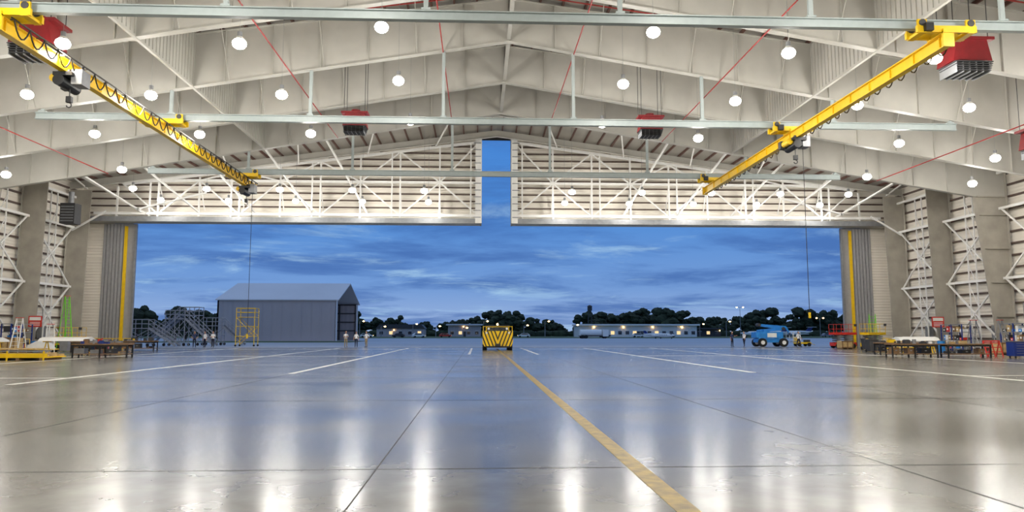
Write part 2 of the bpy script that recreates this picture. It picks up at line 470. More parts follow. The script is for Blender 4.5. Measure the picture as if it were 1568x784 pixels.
o.tube((0,1.2,2.33),(0,1.2,2.52),.08,M_warm,10)
o.box((0,-.12,.5),(.5,.3,.22),M_dk); o.box((0,-.03,.32),(2.2,.1,.14),M_blk)
for x in(-1.2,1.2):
    for y in (1.2,4.5): o.tube((x-.2,y,.48),(x+.2,y,.48),.48,M_tire,20); o.tube((x-.21,y,.48),(x+.21,y,.48),.2,M_gry,12)
o.build('aircraft_tow_tractor',(C-.1,69.5,0),bevel=.02)

# ------------------------------------------------------------------ generic furniture
def bench(name,x,y,w,d=.9,h=.9,top=M_wood,leg=M_blk,shelf=True,rz=0):
    o=MB(); o.b2(-w/2,w/2,-d/2,d/2,h-.07,h,top)
    n=max(2,int(w/1.6)+1)
    for i in range(n):
        xx=-w/2+.08+i*(w-.16)/(n-1)
        for yy in(-d/2+.06,d/2-.06): o.b2(xx-.04,xx+.04,yy-.04,yy+.04,.0,h-.07,leg)
    for yy in(-d/2+.06,d/2-.06): o.b2(-w/2+.05,w/2-.05,yy-.03,yy+.03,h-.18,h-.07,leg)
    if shelf: 
        o.b2(-w/2+.05,w/2-.05,-d/2+.05,d/2-.05,.22,.27,top)
        for i in range(int(w)):
            a=-w/2+.4+i; hh=random.uniform(.15,.4); o.box((a,0,.27+hh/2),(random.uniform(.3,.7),.5,hh),random.choice([M_dk,M_gry,M_wood,M_blk])); o.box((a,-.27,.27+hh/2),(.12,.03,.05),M_gry)
    return o,name,(x,y,0),rz
def fin(t,stuff=None):
    o,name,loc,rz=t
    if stuff: stuff(o)
    return o.build(name,loc,rz)
def clutter(o,w,h,cols,n=7):
    for i in range(n):
        x=random.uniform(-w/2+.25,w/2-.25); sx=random.uniform(.15,.5); sz=random.uniform(.06,.3)
        y=random.uniform(-.2,.2); m=random.choice(cols)
        if random.random()<.4: o.tube((x,y,h),(x,y,h+sz),sx*.3,m,10)
        else:
            o.box((x,y,h+sz/2),(sx,.3,sz),m); o.box((x,y,h+sz+.015),(sx*.8,.2,.03),M_dk)
fin(bench('work_bench',28.6,48,3.2),lambda o:clutter(o,3.2,.9,[M_gry,M_dk,M_wht]))
fin(bench('work_bench',32.0,47.6,3.0),lambda o:clutter(o,3.0,.9,[M_gry,M_ply,M_wht],5))
fin(bench('work_bench',31.2,54,3.4),lambda o:clutter(o,3.2,.9,[M_gry,M_dk,M_yel],9))
fin(bench('work_bench',-24.6,50,3.6),lambda o:clutter(o,3.6,.9,[M_gry,M_wood,M_bluet]))
fin(bench('work_bench',-27.2,56,3.4),lambda o:clutter(o,3.4,.9,[M_gry,M_dk]))
fin(bench('work_bench',-32.0,63.5,3.4),lambda o:clutter(o,3.4,.9,[M_gry,M_dk,M_wht,M_redl],9))
fin(bench('work_bench',-30.5,68.5,3.0),lambda o:clutter(o,3.0,.9,[M_gry,M_dk,M_yel],8))
def shelf(x,y,w=3,rz=0):
    o=MB()
    for a in(-w/2,0,w/2):
        for b_ in(-.4,.4): o.b2(a-.04,a+.04,b_-.04,b_+.04,0,2.4,M_bluet)
    for z in(.15,.9,1.65,2.35):
        o.b2(-w/2,w/2,-.42,.42,z,z+.06,M_gry)
        if z<2:
            a=-w/2+.3
            while a<w/2-.25:
                hh=random.uniform(.2,.55); ww=random.uniform(.25,.5); m=random.choice([M_ply,M_dk,M_redl,M_wht,M_bluel,M_wood,M_gry]); o.box((a,0,z+.06+hh/2),(ww*.9,.6,hh),m); o.box((a,-.31,z+.06+hh*.5),(ww*.4,.02,hh*.3),M_wht); a+=ww+.05
    o.build('storage_shelf',(x,y,0),rz)
shelf(C+42.3,59,3,-math.pi/2); shelf(C+42.3,51,3,-math.pi/2); shelf(C-42.3,59,3,math.pi/2); shelf(C-42.3,67,3,math.pi/2); shelf(C+42.3,67,3,-math.pi/2)
def crate(x,y,w,d,h,rz=0):
    o=MB(); o.b2(-w/2,w/2,-d/2,d/2,.12,h,M_ply)
    for a in(-w/2+.08,0,w/2-.08):
        o.b2(a-.06,a+.06,-d/2,d/2,0,.12,M_wood); o.b2(a-.05,a+.05,-d/2-.03,-d/2,.12,h,M_wood)
    o.b2(-w/2,w/2,-d/2-.03,-d/2,h-.1,h,M_wood); o.b2(-w/2,w/2,-d/2-.03,-d/2,.12,.22,M_wood)
    o.build('wooden_crate',(x,y,0),rz)
crate(-37.6,56.5,1.4,1,1.0,.1); crate(-38.8,63.8,1.2,1,1.2,-.1); crate(39.0,53.5,1.5,1,.9,.1); crate(36.8,73.2,1.2,1,.8)
# timber and plate stack
o=MB()
for i in range(4): o.b2(-2.2+i*1.35,-2.0+i*1.35,-1,1,0,.15,M_wood)
o.b2(-2.3,2.3,-1,1,.15,.22,M_yel)
for i in range(5): o.b2(-2.2,2.2,-.95+i*.4,-.62+i*.4,.22,.34,M_ply)
o.b2(-2.3,2.3,-1.03,-1,.15,.4,M_yel)
for i in range(3): o.b2(-2.1,1.9-.3*i,-.6,.7,.36+.13*i,.43+.13*i,M_gry if i%2 else M_ply)
for xx in(-2.1,0,2.1): o.b2(xx-.04,xx+.04,-1.05,-1,.0,.55,M_yel)
o.build('timber_stack',(-27.6,46,0))
def trestle(x,y,w,nm='wing_panel_trestle',top=M_wht,rz=0):
    o=MB()
    for xx in(-w/2+.3,w/2-.3):
        for s in(-1,1):
            o.beam((xx,s*.45,0),(xx,s*.08,.95),.06,.06,M_yel)
        o.b2(xx-.05,xx+.05,-.5,.5,.92,1.0,M_yel); o.b2(xx-.02,xx+.02,-.3,.3,.4,.45,M_yel)
    o.prism([(-.7,1.0),(.7,1.0),(.6,1.12),(.0,1.3),(-.5,1.2)],'x',-w/2,w/2,top)
    o.build(nm,(x,y,0),rz)
trestle(-31.2,58,3.6); trestle(-33.8,52,3.2)
trestle(34.2,57,3.0); trestle(37.0,61,2.8)
def dolly(x,y,m,rz=0):
    o=MB(); o.b2(-1.1,1.1,-.5,.5,.22,.32,M_yel)
    for a in(-.9,.9):
        for s in(-.45,.45): o.tube((a,s-.05,.11),(a,s+.05,.11),.11,M_tire,10)
    o.prism([(-1,.32),(.9,.32),(.6,.75),(-.3,.95),(-.95,.6)],'y',-.42,.42,m)
    o.tube((-1.1,-.45,.32),(-1.1,-.45,1.1),.025,M_yel); o.tube((-1.1,.45,.32),(-1.1,.45,1.1),.025,M_yel); o.tube((-1.1,-.45,1.1),(-1.1,.45,1.1),.025,M_yel)
    o.build('parts_dolly',(x,y,0),rz,bevel=.02)
dolly(38.6,66.5,M_wht,.2); dolly(35.6,64.4,M_dk,-.3); dolly(40.6,70.6,M_gry,.1); dolly(-36.0,63.2,M_wht,.2)
def cabinet(x,y,m,w=1.8):
    o=MB(); o.b2(-w/2,w/2,-.35,.35,.14,1.02,m); o.b2(-w/2-.02,w/2+.02,-.37,.37,1.02,1.06,M_dk)
    for r in range(5):
        for c in range(2):
            x0=-w/2+.05+c*(w/2-.02); o.b2(x0,x0+w/2-.1,-.375,-.35,.2+r*.16,.33+r*.16,m)
            o.b2(x0+.1,x0+w/2-.2,-.395,-.375,.29+r*.16,.31+r*.16,M_gry)
    for a in(-w/2+.15,w/2-.15):
        for b_ in(-.25,.25): o.tube((a-.03,b_,.07),(a+.03,b_,.07),.07,M_tire,10)
    o.tube((w/2+.02,-.25,.9),(w/2+.02,.25,.9),.02,M_gry)
    o.build('tool_cabinet',(x,y,0),0,bevel=.01)
cabinet(34.9,46.2,M_bluet); cabinet(-34.6,69.5,M_redl,1.5)
o=MB()
for x in(-.55,0,.55):
    o.beam((x,-.35,0),(x,0,1.05),.06,.06,M_redl); o.beam((x,.35,0),(x,0,1.05),.06,.06,M_redl)
for z in (.3,.6,.9): o.b2(-.6,.6,-.03-.33*(1-z),.03-.33*(1-z),z,z+.06,M_redl)
o.b2(-.6,.6,-.04,.04,1.02,1.1,M_redl)
o.build('tool_rack',(34.9,49.2,0))

def stepladder(x,y,h=2.6,m=M_wht,rz=0):
    o=MB()
    for s in(-1,1):
        o.beam((s*.35,-.6,0),(s*.22,0,h),.05,.08,m); o.beam((s*.35,.6,0),(s*.22,0,h),.04,.05,m)
    n=int(h/.3)
    for i in range(1,n):
        t=i/n; o.box((0,-.6*(1-t),h*t),((.35-.13*t)*2,.09,.03),m)
    o.box((0,0,h),(.55,.25,.04),M_redl)
    for t in(.3,.6): o.beam((-.35+.13*t,.6*(1-t),h*t),(.35-.13*t,.6*(1-t),h*t),.03,.03,m)
    o.build('step_ladder',(x,y,0),rz)
stepladder(-36.2,60.3,2.8); stepladder(-33.9,60.5,2.3,rz=.5); stepladder(38.6,56.3,2.6,M_gry); stepladder(40.4,55.8,2.6,M_gry,.4)
stepladder(-37.9,70,5.0,M_green,1.2)

def scissor(x,y,m,rz=0,h=1.0):
    o=MB(); o.b2(-1.2,1.2,-.55,.55,.25,.62,m)
    for a in(-.85,.85):
        for s in(-1,1): o.tube((a,s*.6,.25),(a,s*.42,.25),.25,M_tire,16)
    z=.62
    for k in range(4):
        for s in(-.35,.35):
            o.beam((-1.0,s,z),(1.0,s,z+.2*h),.05,.08,M_gry); o.beam((-1.0,s,z+.2*h),(1.0,s,z),.05,.08,M_gry)
        z+=.2*h
    o.b2(-1.25,1.25,-.55,.55,z,z+.1,m); z+=.1
    for hh in(.5,1.0):
        for s in(-.53,.53): o.tube((-1.22,s,z+hh),(1.22,s,z+hh),.022,m)
        for a in(-1.22,1.22): o.tube((a,-.53,z+hh),(a,.53,z+hh),.022,m)
    for a in(-1.22,-.4,.4,1.22):
        for s in(-.53,.53): o.tube((a,s,z),(a,s,z+1),.022,m)
    for s in(-.53,.53): o.b2(-1.22,1.22,s-.01,s+.01,z,z+.15,m)
    o.box((1.1,-.6,z+.9),(.25,.12,.25),M_dk)
    o.build('scissor_lift',(x,y,0),rz)
scissor(38.6,77.2,M_redl,0); scissor(39.8,73.4,M_yel,.4); scissor(-39.3,73.5,M_yel,.1,.5)
o=MB()
for s in(-1,1): o.beam((s*.3,0,0),(s*.3,.8,3.6),.05,.08,M_green)
for i in range(11): o.b2(-.3,.3,.08+.07*i-.02,.12+.07*i,.3+i*.3,.34+i*.3,M_green)
for s in(-1,1): o.beam((s*.3,1.9,0),(s*.3,.8,3.6),.05,.05,M_green)
o.build('access_ladder',(41.2,75.6,0),-.3)

def barrel(x,y,m):
    o=MB(); o.tube((0,0,0),(0,0,.9),.3,m,18)
    for z in(.02,.3,.6,.88): o.tube((0,0,z),(0,0,z+.03),.315,m,18)
    o.tube((.12,0,.9),(.12,0,.94),.05,M_dk,8); o.build('drum',(x,y,0))
barrel(39.0,63.4,M_dk); barrel(40.2,63.0,M_bluel); barrel(-38.5,66.5,M_bluel)
def bin_(x,y,m=M_dk):
    o=MB(); o.prism([(-.3,0.05),(.3,.05),(.38,1.0),(-.38,1.0)],'y',-.35,.35,m); o.b2(-.42,.42,-.4,.4,1.0,1.08,m)
    o.tube((-.3,.38,.12),(-.3,.28,.12),.12,M_tire,10); o.tube((.3,.38,.12),(.3,.28,.12),.12,M_tire,10); o.build('wheeled_bin',(x,y,0),bevel=.02)
bin_(37.3,70); bin_(33.2,61.5); bin_(-35.8,66.3,M_gry)

for x,y,rz in ((-35.5,76,0),(-38,77,0)):
    o=MB()
    for z in(.5,1.05): o.tube((-1,0,z),(1,0,z),.035,M_yel)
    for a in(-1,0,1): o.tube((a,0,0),(a,0,1.05),.035,M_yel); o.b2(a-.1,a+.1,-.1,.1,0,.02,M_yel)
    o.build('guard_rail',(x,y,0),rz)
for s,y in((-1,70.6),(1,70.6)):
    o=MB(); o.b2(-.6,.6,-.02,.02,-.5,.5,M_redl); o.b2(-.5,.5,-.03,-.02,.1,.4,M_wht)
    for i in range(3): o.b2(-.45,.45,-.03,-.02,-.1-.14*i,-.05-.14*i,M_wht)
    o.tube((0,.02,-.5),(0,.02,-2.6),.03,M_gry)
    o.b2(-.25,.25,-.25,.25,-2.65,-2.6,M_gry)
    o.build('safety_sign',(C+s*42.2,y-1.2,2.65))
o=MB(); o.b2(-.7,.7,-.6,.6,-1,1,M_dk)
for i in range(6): o.b2(-.6,.6,-.65,-.6,-.8+i*.28,-.7+i*.28,M_gry)
o.tube((0,0,1),(0,0,2.2),.25,M_gry,12); o.build('ventilation_unit',(C-41.9,73.5,13.2))
for s in(-1,1):
    for y in (61.5,65,75):
        o=MB(); o.b2(-.2,.2,-.4,.4,-.6,.6,M_gry); o.b2(-.23,.23,-.36,.36,-.56,.56,M_gry); o.tube((0,0,.6),(0,0,2.5),.03,M_gry)
        o.build('electrical_panel',(C+s*44.8,y,1.7))
# ------------------------------------------------------------------ boom lift
o=MB()
o.b2(-1.7,1.7,-.75,.75,.5,.95,M_bluel)
for a in(-1.25,1.25):
    for s in(-1,1):
        o.tube((a,s*1.15,.5),(a,s*.8,.5),.5,M_tire,22); o.tube((a,s*1.17,.5),(a,s*.79,.5),.24,M_wht,14)
o.b2(-1.5,1.3,-.85,.85,.98,1.75,M_bluel); o.b2(-1.9,-1.4,-.8,.8,1.05,1.7,M_bluel)
o.b2(-.6,.5,-.88,-.85,1.1,1.6,M_wht)
o.beam((-1.5,0,1.8),(1.6,0,2.1),.3,.34,M_bluel); o.beam((1.6,0,2.1),(-1.3,0,2.55),.26,.28,M_bluel)
o.beam((-1.3,.3,2.55),(2.1,.3,2.3),.24,.26,M_bluel); o.beam((2.1,.3,2.3),(2.6,.3,1.3),.16,.2,M_bluel)
o.tube((-1.3,-.3,2.55),(-1.3,.5,2.55),.2,M_dk,12); o.tube((1.6,-.3,2.1),(1.6,.4,2.1),.2,M_dk,12)
o.b2(2.4,3.3,-.9,.9,.55,.62,M_gry)
for z in(1.1,1.65):
    for s in(-.9,.9): o.tube((2.4,s,z),(3.3,s,z),.025,M_wht)
    for a in(2.4,3.3): o.tube((a,-.9,z),(a,.9,z),.025,M_wht)
for a in(2.4,3.3):
    for s in(-.9,0,.9): o.tube((a,s,.6),(a,s,1.65),.025,M_wht)
o.b2(2.38,2.42,-.3,.3,1.3,1.6,M_dk); o.b2(-.9,-.2,-.5,.5,2.0-.25,2.05,M_bluel)
o.build('boom_lift',(34.2,86,0),bevel=.015)
o=MB(); o.b2(-.9,.9,-.5,.5,.3,.5,M_yel); o.b2(-.9,-.5,-.45,.45,.5,1.1,M_yel); o.b2(.3,.8,-.4,.4,.5,.8,M_dk)
for a in(-.6,.6):
    for s in(-.55,.55): o.tube((a,s-.08,.22),(a,s+.08,.22),.22,M_tire,14)
o.tube((.9,0,.4),(1.6,0,.15),.03,M_yel); o.build('ground_power_cart',(39.2,88.5,0),bevel=.02)

# ------------------------------------------------------------------ exterior stairs / docks
def stairs(name,x,y,h,run,w,m,rz=0,plat=2.4):
    o=MB(); n=int(h/.22)
    for s in(-1,1):
        o.beam((0,s*w/2,.1),(run,s*w/2,h),.08,.25,m)
        o.tube((0,s*w/2,1.1),(run,s*w/2,h+1),.04,m); o.tube((0,s*w/2,.6),(run,s*w/2,h+.5),.03,m)
        k=6
        for i in range(k+1): t=i/k; o.tube((run*t,s*w/2,h*t+.1),(run*t,s*w/2,h*t+1.0),.03,m)
        for zz in(.5,1.0): o.tube((run,s*w/2,h+zz),(run+plat,s*w/2,h+zz),.04,m)
        for a in(run,run+plat/2,run+plat): o.tube((a,s*w/2,0),(a,s*w/2,h+1),.05,m)
        o.beam((run,s*w/2,.3),(run+plat,s*w/2,h-.2),.06,.06,m); o.beam((run,s*w/2,h-.2),(run+plat,s*w/2,.3),.06,.06,m)
    for i in range(n): t=(i+1)/n; o.box((run*t-.1,0,h*t),(.28,w,.04),m)
    o.b2(run,run+plat,-w/2,w/2,h-.1,h,m)
    for a in(run,run+plat):
        for z in(.3,h/2): o.beam((a,-w/2,z),(a,w/2,z),.06,.06,m)
    for zz in(.5,1.0): o.tube((run+plat,-w/2,h+zz),(run+plat,w/2,h+zz),.03,m)
    for a in(run,run+plat):
        for s in(-1,1): o.tube((a,s*(w/2+.12),.18),(a,s*(w/2+.02),.18),.18,M_tire,12)
    o.build(name,(x,y,0),rz)
stairs('maintenance_stair',-32.6,94,3.4,3.6,1.4,M_stair,math.pi)
stairs('maintenance_stair',-42,97,3.9,4.0,1.6,M_stair,0)
stairs('maintenance_stair',-35.8,90.5,2.2,3.2,1.6,M_stair,math.pi,3)
stairs('maintenance_stair',-31.0,100,2.6,2.8,1.2,M_stair,math.pi)
o=MB()
for a in(-1.1,1.1):
    for s in(-.8,.8): o.tube((a,s,0),(a,s,4.6),.045,M_yel); o.tube((a,s-.05,.1),(a,s+.05,.1),.12,M_tire,10)
for z in(1.2,2.4,3.5,4.1,4.6):
    for s in(-.8,.8): o.tube((-1.1,s,z),(1.1,s,z),.035,M_yel)
    for a in(-1.1,1.1): o.tube((a,-.8,z),(a,.8,z),.035,M_yel)
for s in(-.8,.8): o.tube((-1.1,s,.2),(1.1,s,2.4),.03,M_yel); o.tube((1.1,s,1.2),(-1.1,s,3.5),.03,M_yel)
o.b2(-1.1,1.1,-.8,.8,3.45,3.52,M_gry); o.build('rolling_scaffold',(-28.2,92,0))

# ------------------------------------------------------------------ far hangar
o=MB(); X0,X1,Y0,Y1=-52,-28.6,150,176; YM=163; EZ=8.2; RZ=12.2
o.b2(X0,X1,Y0,Y0+.3,0,EZ,M_hall2); o.b2(X0,X1,Y1-.3,Y1,0,EZ,M_hall2); o.b2(X0,X0+.3,Y0,Y1,0,EZ,M_hall2)
o.prism([(Y0,EZ),(YM,RZ),(Y1,EZ)],'x',X0,X0+.3,M_hall2)
for a,b_ in (((Y0-.4,EZ-.1),(YM,RZ)),((YM,RZ),(Y1+.4,EZ-.1))):
    o.prism([a,b_,(b_[0],b_[1]+.2),(a[0],a[1]+.2)],'x',X0-.3,X1+.6,M_roof2)
for k in range(7): 
    x=X1-.2-k*3.8; o.b2(x-.15,x+.15,Y0+.3,Y0+.7,0,EZ,M_dk); o.b2(x-.15,x+.15,Y1-.7,Y1-.3,0,EZ,M_dk)
for z in (2,4,6,8): o.b2(X0+.3,X0+.6,Y0+.3,Y1-.3,z,z+.2,M_dk); o.b2(X0,X1,Y1-.5,Y1-.3,z,z+.25,M_dk)
o.b2(X1-.1,X1+.2,Y0,Y0+.8,0,EZ,M_roof2); o.b2(X1-.1,X1+.2,Y1-.8,Y1,0,EZ,M_roof2)
for sx in range(12):
    x=X0+1+sx*1.95; o.b2(x,x+.1,Y0-.05,Y0,0,EZ,M_hall2)
o.build('storage_hangar')

# low buildings
def lowb(name,x,y,w,d,h,m,mr,lit=6,gable=False):
    o=MB(); o.b2(-w/2,w/2,0,d,0,h,m)
    if gable: o.prism([(-w/2-.4,h),(w/2+.4,h),(w/2-1.2,h+1.8),(-w/2+1.2,h+1.8)],'y',-.5,d+.5,mr)
    else: o.b2(-w/2-.8,w/2+.8,-1.5,d+.5,h,h+.6,mr)
    for i in range(lit):
        a=-w/2+(i+.5)*w/lit; o.b2(a-.7,a+.7,-.06,0,1.0,2.3,M_win if i%3==1 else M_glass)
        o.b2(a-.8,a+.8,-.1,-.06,2.3,2.42,M_wht)
        if i%4==1: o.ell((a+1.3,-.4,h-.6),(.24,.24,.22),M_warm,8,5)
    o.b2(-.6,.6,-.05,0,0,2.2,M_dk); o.build(name,(x,y,.06))
lowb('terminal_building',62,286,46,16,4.4,M_wht,M_wht,16)
lowb('terminal_building',94,318,22,12,3.2,M_dk,M_dk,6)
lowb('office_building',-33,316,20,12,3.4,M_hall2,M_dk,5,True)
lowb('office_building',-6,318,14,10,4.8,M_hall2,M_roof2,4)
# distant beacon tower
o=MB(); 
for a in(-1,1):
    for b_ in(-1,1): o.beam((a*1.2,b_*1.2,0),(a*.5,b_*.5,12),.25,.25,M_dk)
for z in(3,6,9): o.b2(-1.1+z*.05,1.1-z*.05,-1.1+z*.05,1.1-z*.05,z,z+.15,M_dk)
o.tube((0,0,12),(0,0,14),1.1,M_dk,12); o.tube((0,0,14),(0,0,14.6),1.3,M_dk,12,r2=.3); o.build('beacon_tower',(52,345,.06))

def pole(x,y,h,heads=2):
    o=MB(); o.tube((0,0,0),(0,0,h),.16,M_gry,8,r2=.09)
    for k in range(heads):
        s=-1 if k%2 else 1; o.tube((0,0,h),(s*1.3,0,h+.3),.06,M_gry,6); o.box((s*1.5,0,h+.27),(.8,.4,.18),M_gry); o.ell((s*1.5,-.1,h+.1),(.42,.34,.26),M_warm,8,5)
    o.build('street_lamp',(x,y,.06))
for x,y,h in ((-46,290,6),(-26,296,5),(-38,292,4),(-16,280,4),(-6,290,3.5),(2,290,6),(18,295,4.5),(26,290,6),(118,330,13),(36,280,4.5),(88,292,5),(98,290,6),(150,320,8)): pole(x,y,h,1 if h<8 else 2)

def plane(x,y,rz,sc=1,z=0):
    o=MB()
    prof=[(-8.5,.12,0),(-7.4,.4,-.1),(-5.2,.75,-.15),(-2,.82,-.15),(3,.8,-.15),(6,.5,.1),(8.4,.14,.4)]
    for a,b_ in zip(prof[:-1],prof[1:]): o.tube((a[0],0,1.5+a[2]),(b_[0],0,1.5+b_[2]),a[1],M_wht,16,r2=b_[1])
    o.box((-6.3,0,1.85),(1.0,.85,.3),M_glass)
    for s in(-1,1):
        o.prism([(-1,s*.5),(1.8,s*.5),(2.6,s*8),(1.6,s*8)],'z',1.0,1.14,M_wht)
        o.prism([(6.7,s*.1),(8,s*.1),(8.5,s*2.6),(7.9,s*2.6)],'z',3.3,3.4,M_wht)
        o.tube((3.2,s*1.25,1.8),(5.4,s*1.25,1.8),.4,M_wht,12,r2=.3)
        o.tube((.6,s*1.6,.3),(.6,s*1.6,1.1),.07,M_gry,6); o.tube((.6,s*1.5,.3),(.6,s*1.7,.3),.3,M_tire,12)
        for k in range(7): o.box((-4.4+k*.9,s*.79,1.55),(.35,.06,.28),M_glass)
    o.prism([(5.6,1.7),(7.8,1.7),(8.6,3.4),(7.4,3.4)],'y',-.08,.08,M_bluet)
    o.tube((-6.4,0,.25),(-6.4,0,1.1),.06,M_gry,6); o.tube((-6.4,-.1,.25),(-6.4,.1,.25),.25,M_tire,12)
    ob=o.build('business_jet',(x,y,z),rz); ob.scale=(sc,)*3
plane(96,246,.1,1.0,.06); plane(112,264,.1,1.1,.06); plane(52,212,2.2,.7)
def car(x,y,rz,m,z=.06):
    o=MB(); o.prism([(-2.2,.35),(2.2,.35),(2.25,.8),(1.3,.95),(.7,1.45),(-1.3,1.5),(-2.1,.95)],'y',-.85,.85,m)
    o.prism([(-1.75,.98),(1.15,.98),(.62,1.38),(-1.22,1.42)],'y',-.87,.87,M_glass)
    for a in(-1.4,1.4):
        for s in(-.88,.72): o.tube((a,s,.33),(a,s+.16,.33),.33,M_tire,14)
    for s in(-.6,.6): o.box((2.25,s,.7),(.06,.25,.14),M_warm); o.box((-2.2,s,.75),(.06,.25,.14),M_redl)
    o.build('car',(x,y,z),rz,bevel=.04)
for x,y,rz,m in ((-38,255,.1,M_wht),(-28,262,3.0,M_dk),(-20,250,.3,M_wht),(4,240,0,M_gry),(16,262,3.1,M_wht),(46,270,.1,M_dk),(58,268,.0,M_wht),(70,270,3.1,M_gry),(122,290,.2,M_wht),(134,280,.1,M_gry),(-12,270,.1,M_redl)): car(x,y,rz,m)
def tanker(x,y):
    o=MB(); o.tube((-3.2,0,1.7),(3.2,0,1.7),.95,M_wht,18); o.b2(3.5,5.2,-1.1,1.1,.6,2.6,M_wht); o.b2(4.7,5.22,-1.0,1.0,1.6,2.4,M_glass); o.b2(-3.4,4,-.9,.9,.6,.85,M_dk)
    for a in(-2.6,-1.5,4.2):
        for s in(-1.05,.85): o.tube((a,s,.5),(a,s+.2,.5),.5,M_tire,16)
    o.build('fuel_truck',(x,y,0),.1)
tanker(33,218)

# ------------------------------------------------------------------ trees
o=MB()
def tree(x,y,h,w):
    o.tube((x,y,0),(x+random.uniform(-.4,.4),y,h*.5),.35,M_trunk,6,r2=.2)
    for k in range(4):
        a=random.uniform(0,6.28); o.tube((x,y,h*.35),(x+math.cos(a)*w*.3,y+math.sin(a)*w*.3,h*.7),.15,M_trunk,5,r2=.06)
    for k in range(22):
        a=random.uniform(0,6.28); r=random.uniform(0,w*.48); zz=h*random.uniform(.34,.9)
        q=w*random.uniform(.08,.17)
        o.ell((x+math.cos(a)*r,y+math.sin(a)*r*.6,zz),(q,q,q*.75),M_leaf,9,6,jit=.25)
for row,(ya,yb) in enumerate(((350,362),(368,388))):
    x=-175
    while x<275:
        base=12.8 if x>50 else (9.5 if x>-45 else 8.5)
        if x<-62: base=11
        if 5<x<40: base=11.5
        h=base*(.78+.2*math.sin(x*.09+row)+random.uniform(-.18,.16))*(1+.05*row); tree(x,random.uniform(ya,yb),h,h*random.uniform(1.0,1.5)); x+=random.uniform(6,12)
for x,y,h in ((-88,180,7.5),(-80,178,8.5),(-74,185,8),(-68,176,7),(-62,180,6.5),(-95,185,9),(-102,182,9),(-58,186,6)): tree(x,y,h,h*1.05)
for k in range(60): 
    x=-180+k*7.8; o.ell((x,349,1.2),(5,1.5,1.7),M_leaf,10,6,jit=.15)
o.build('tree_line',recalc=False)

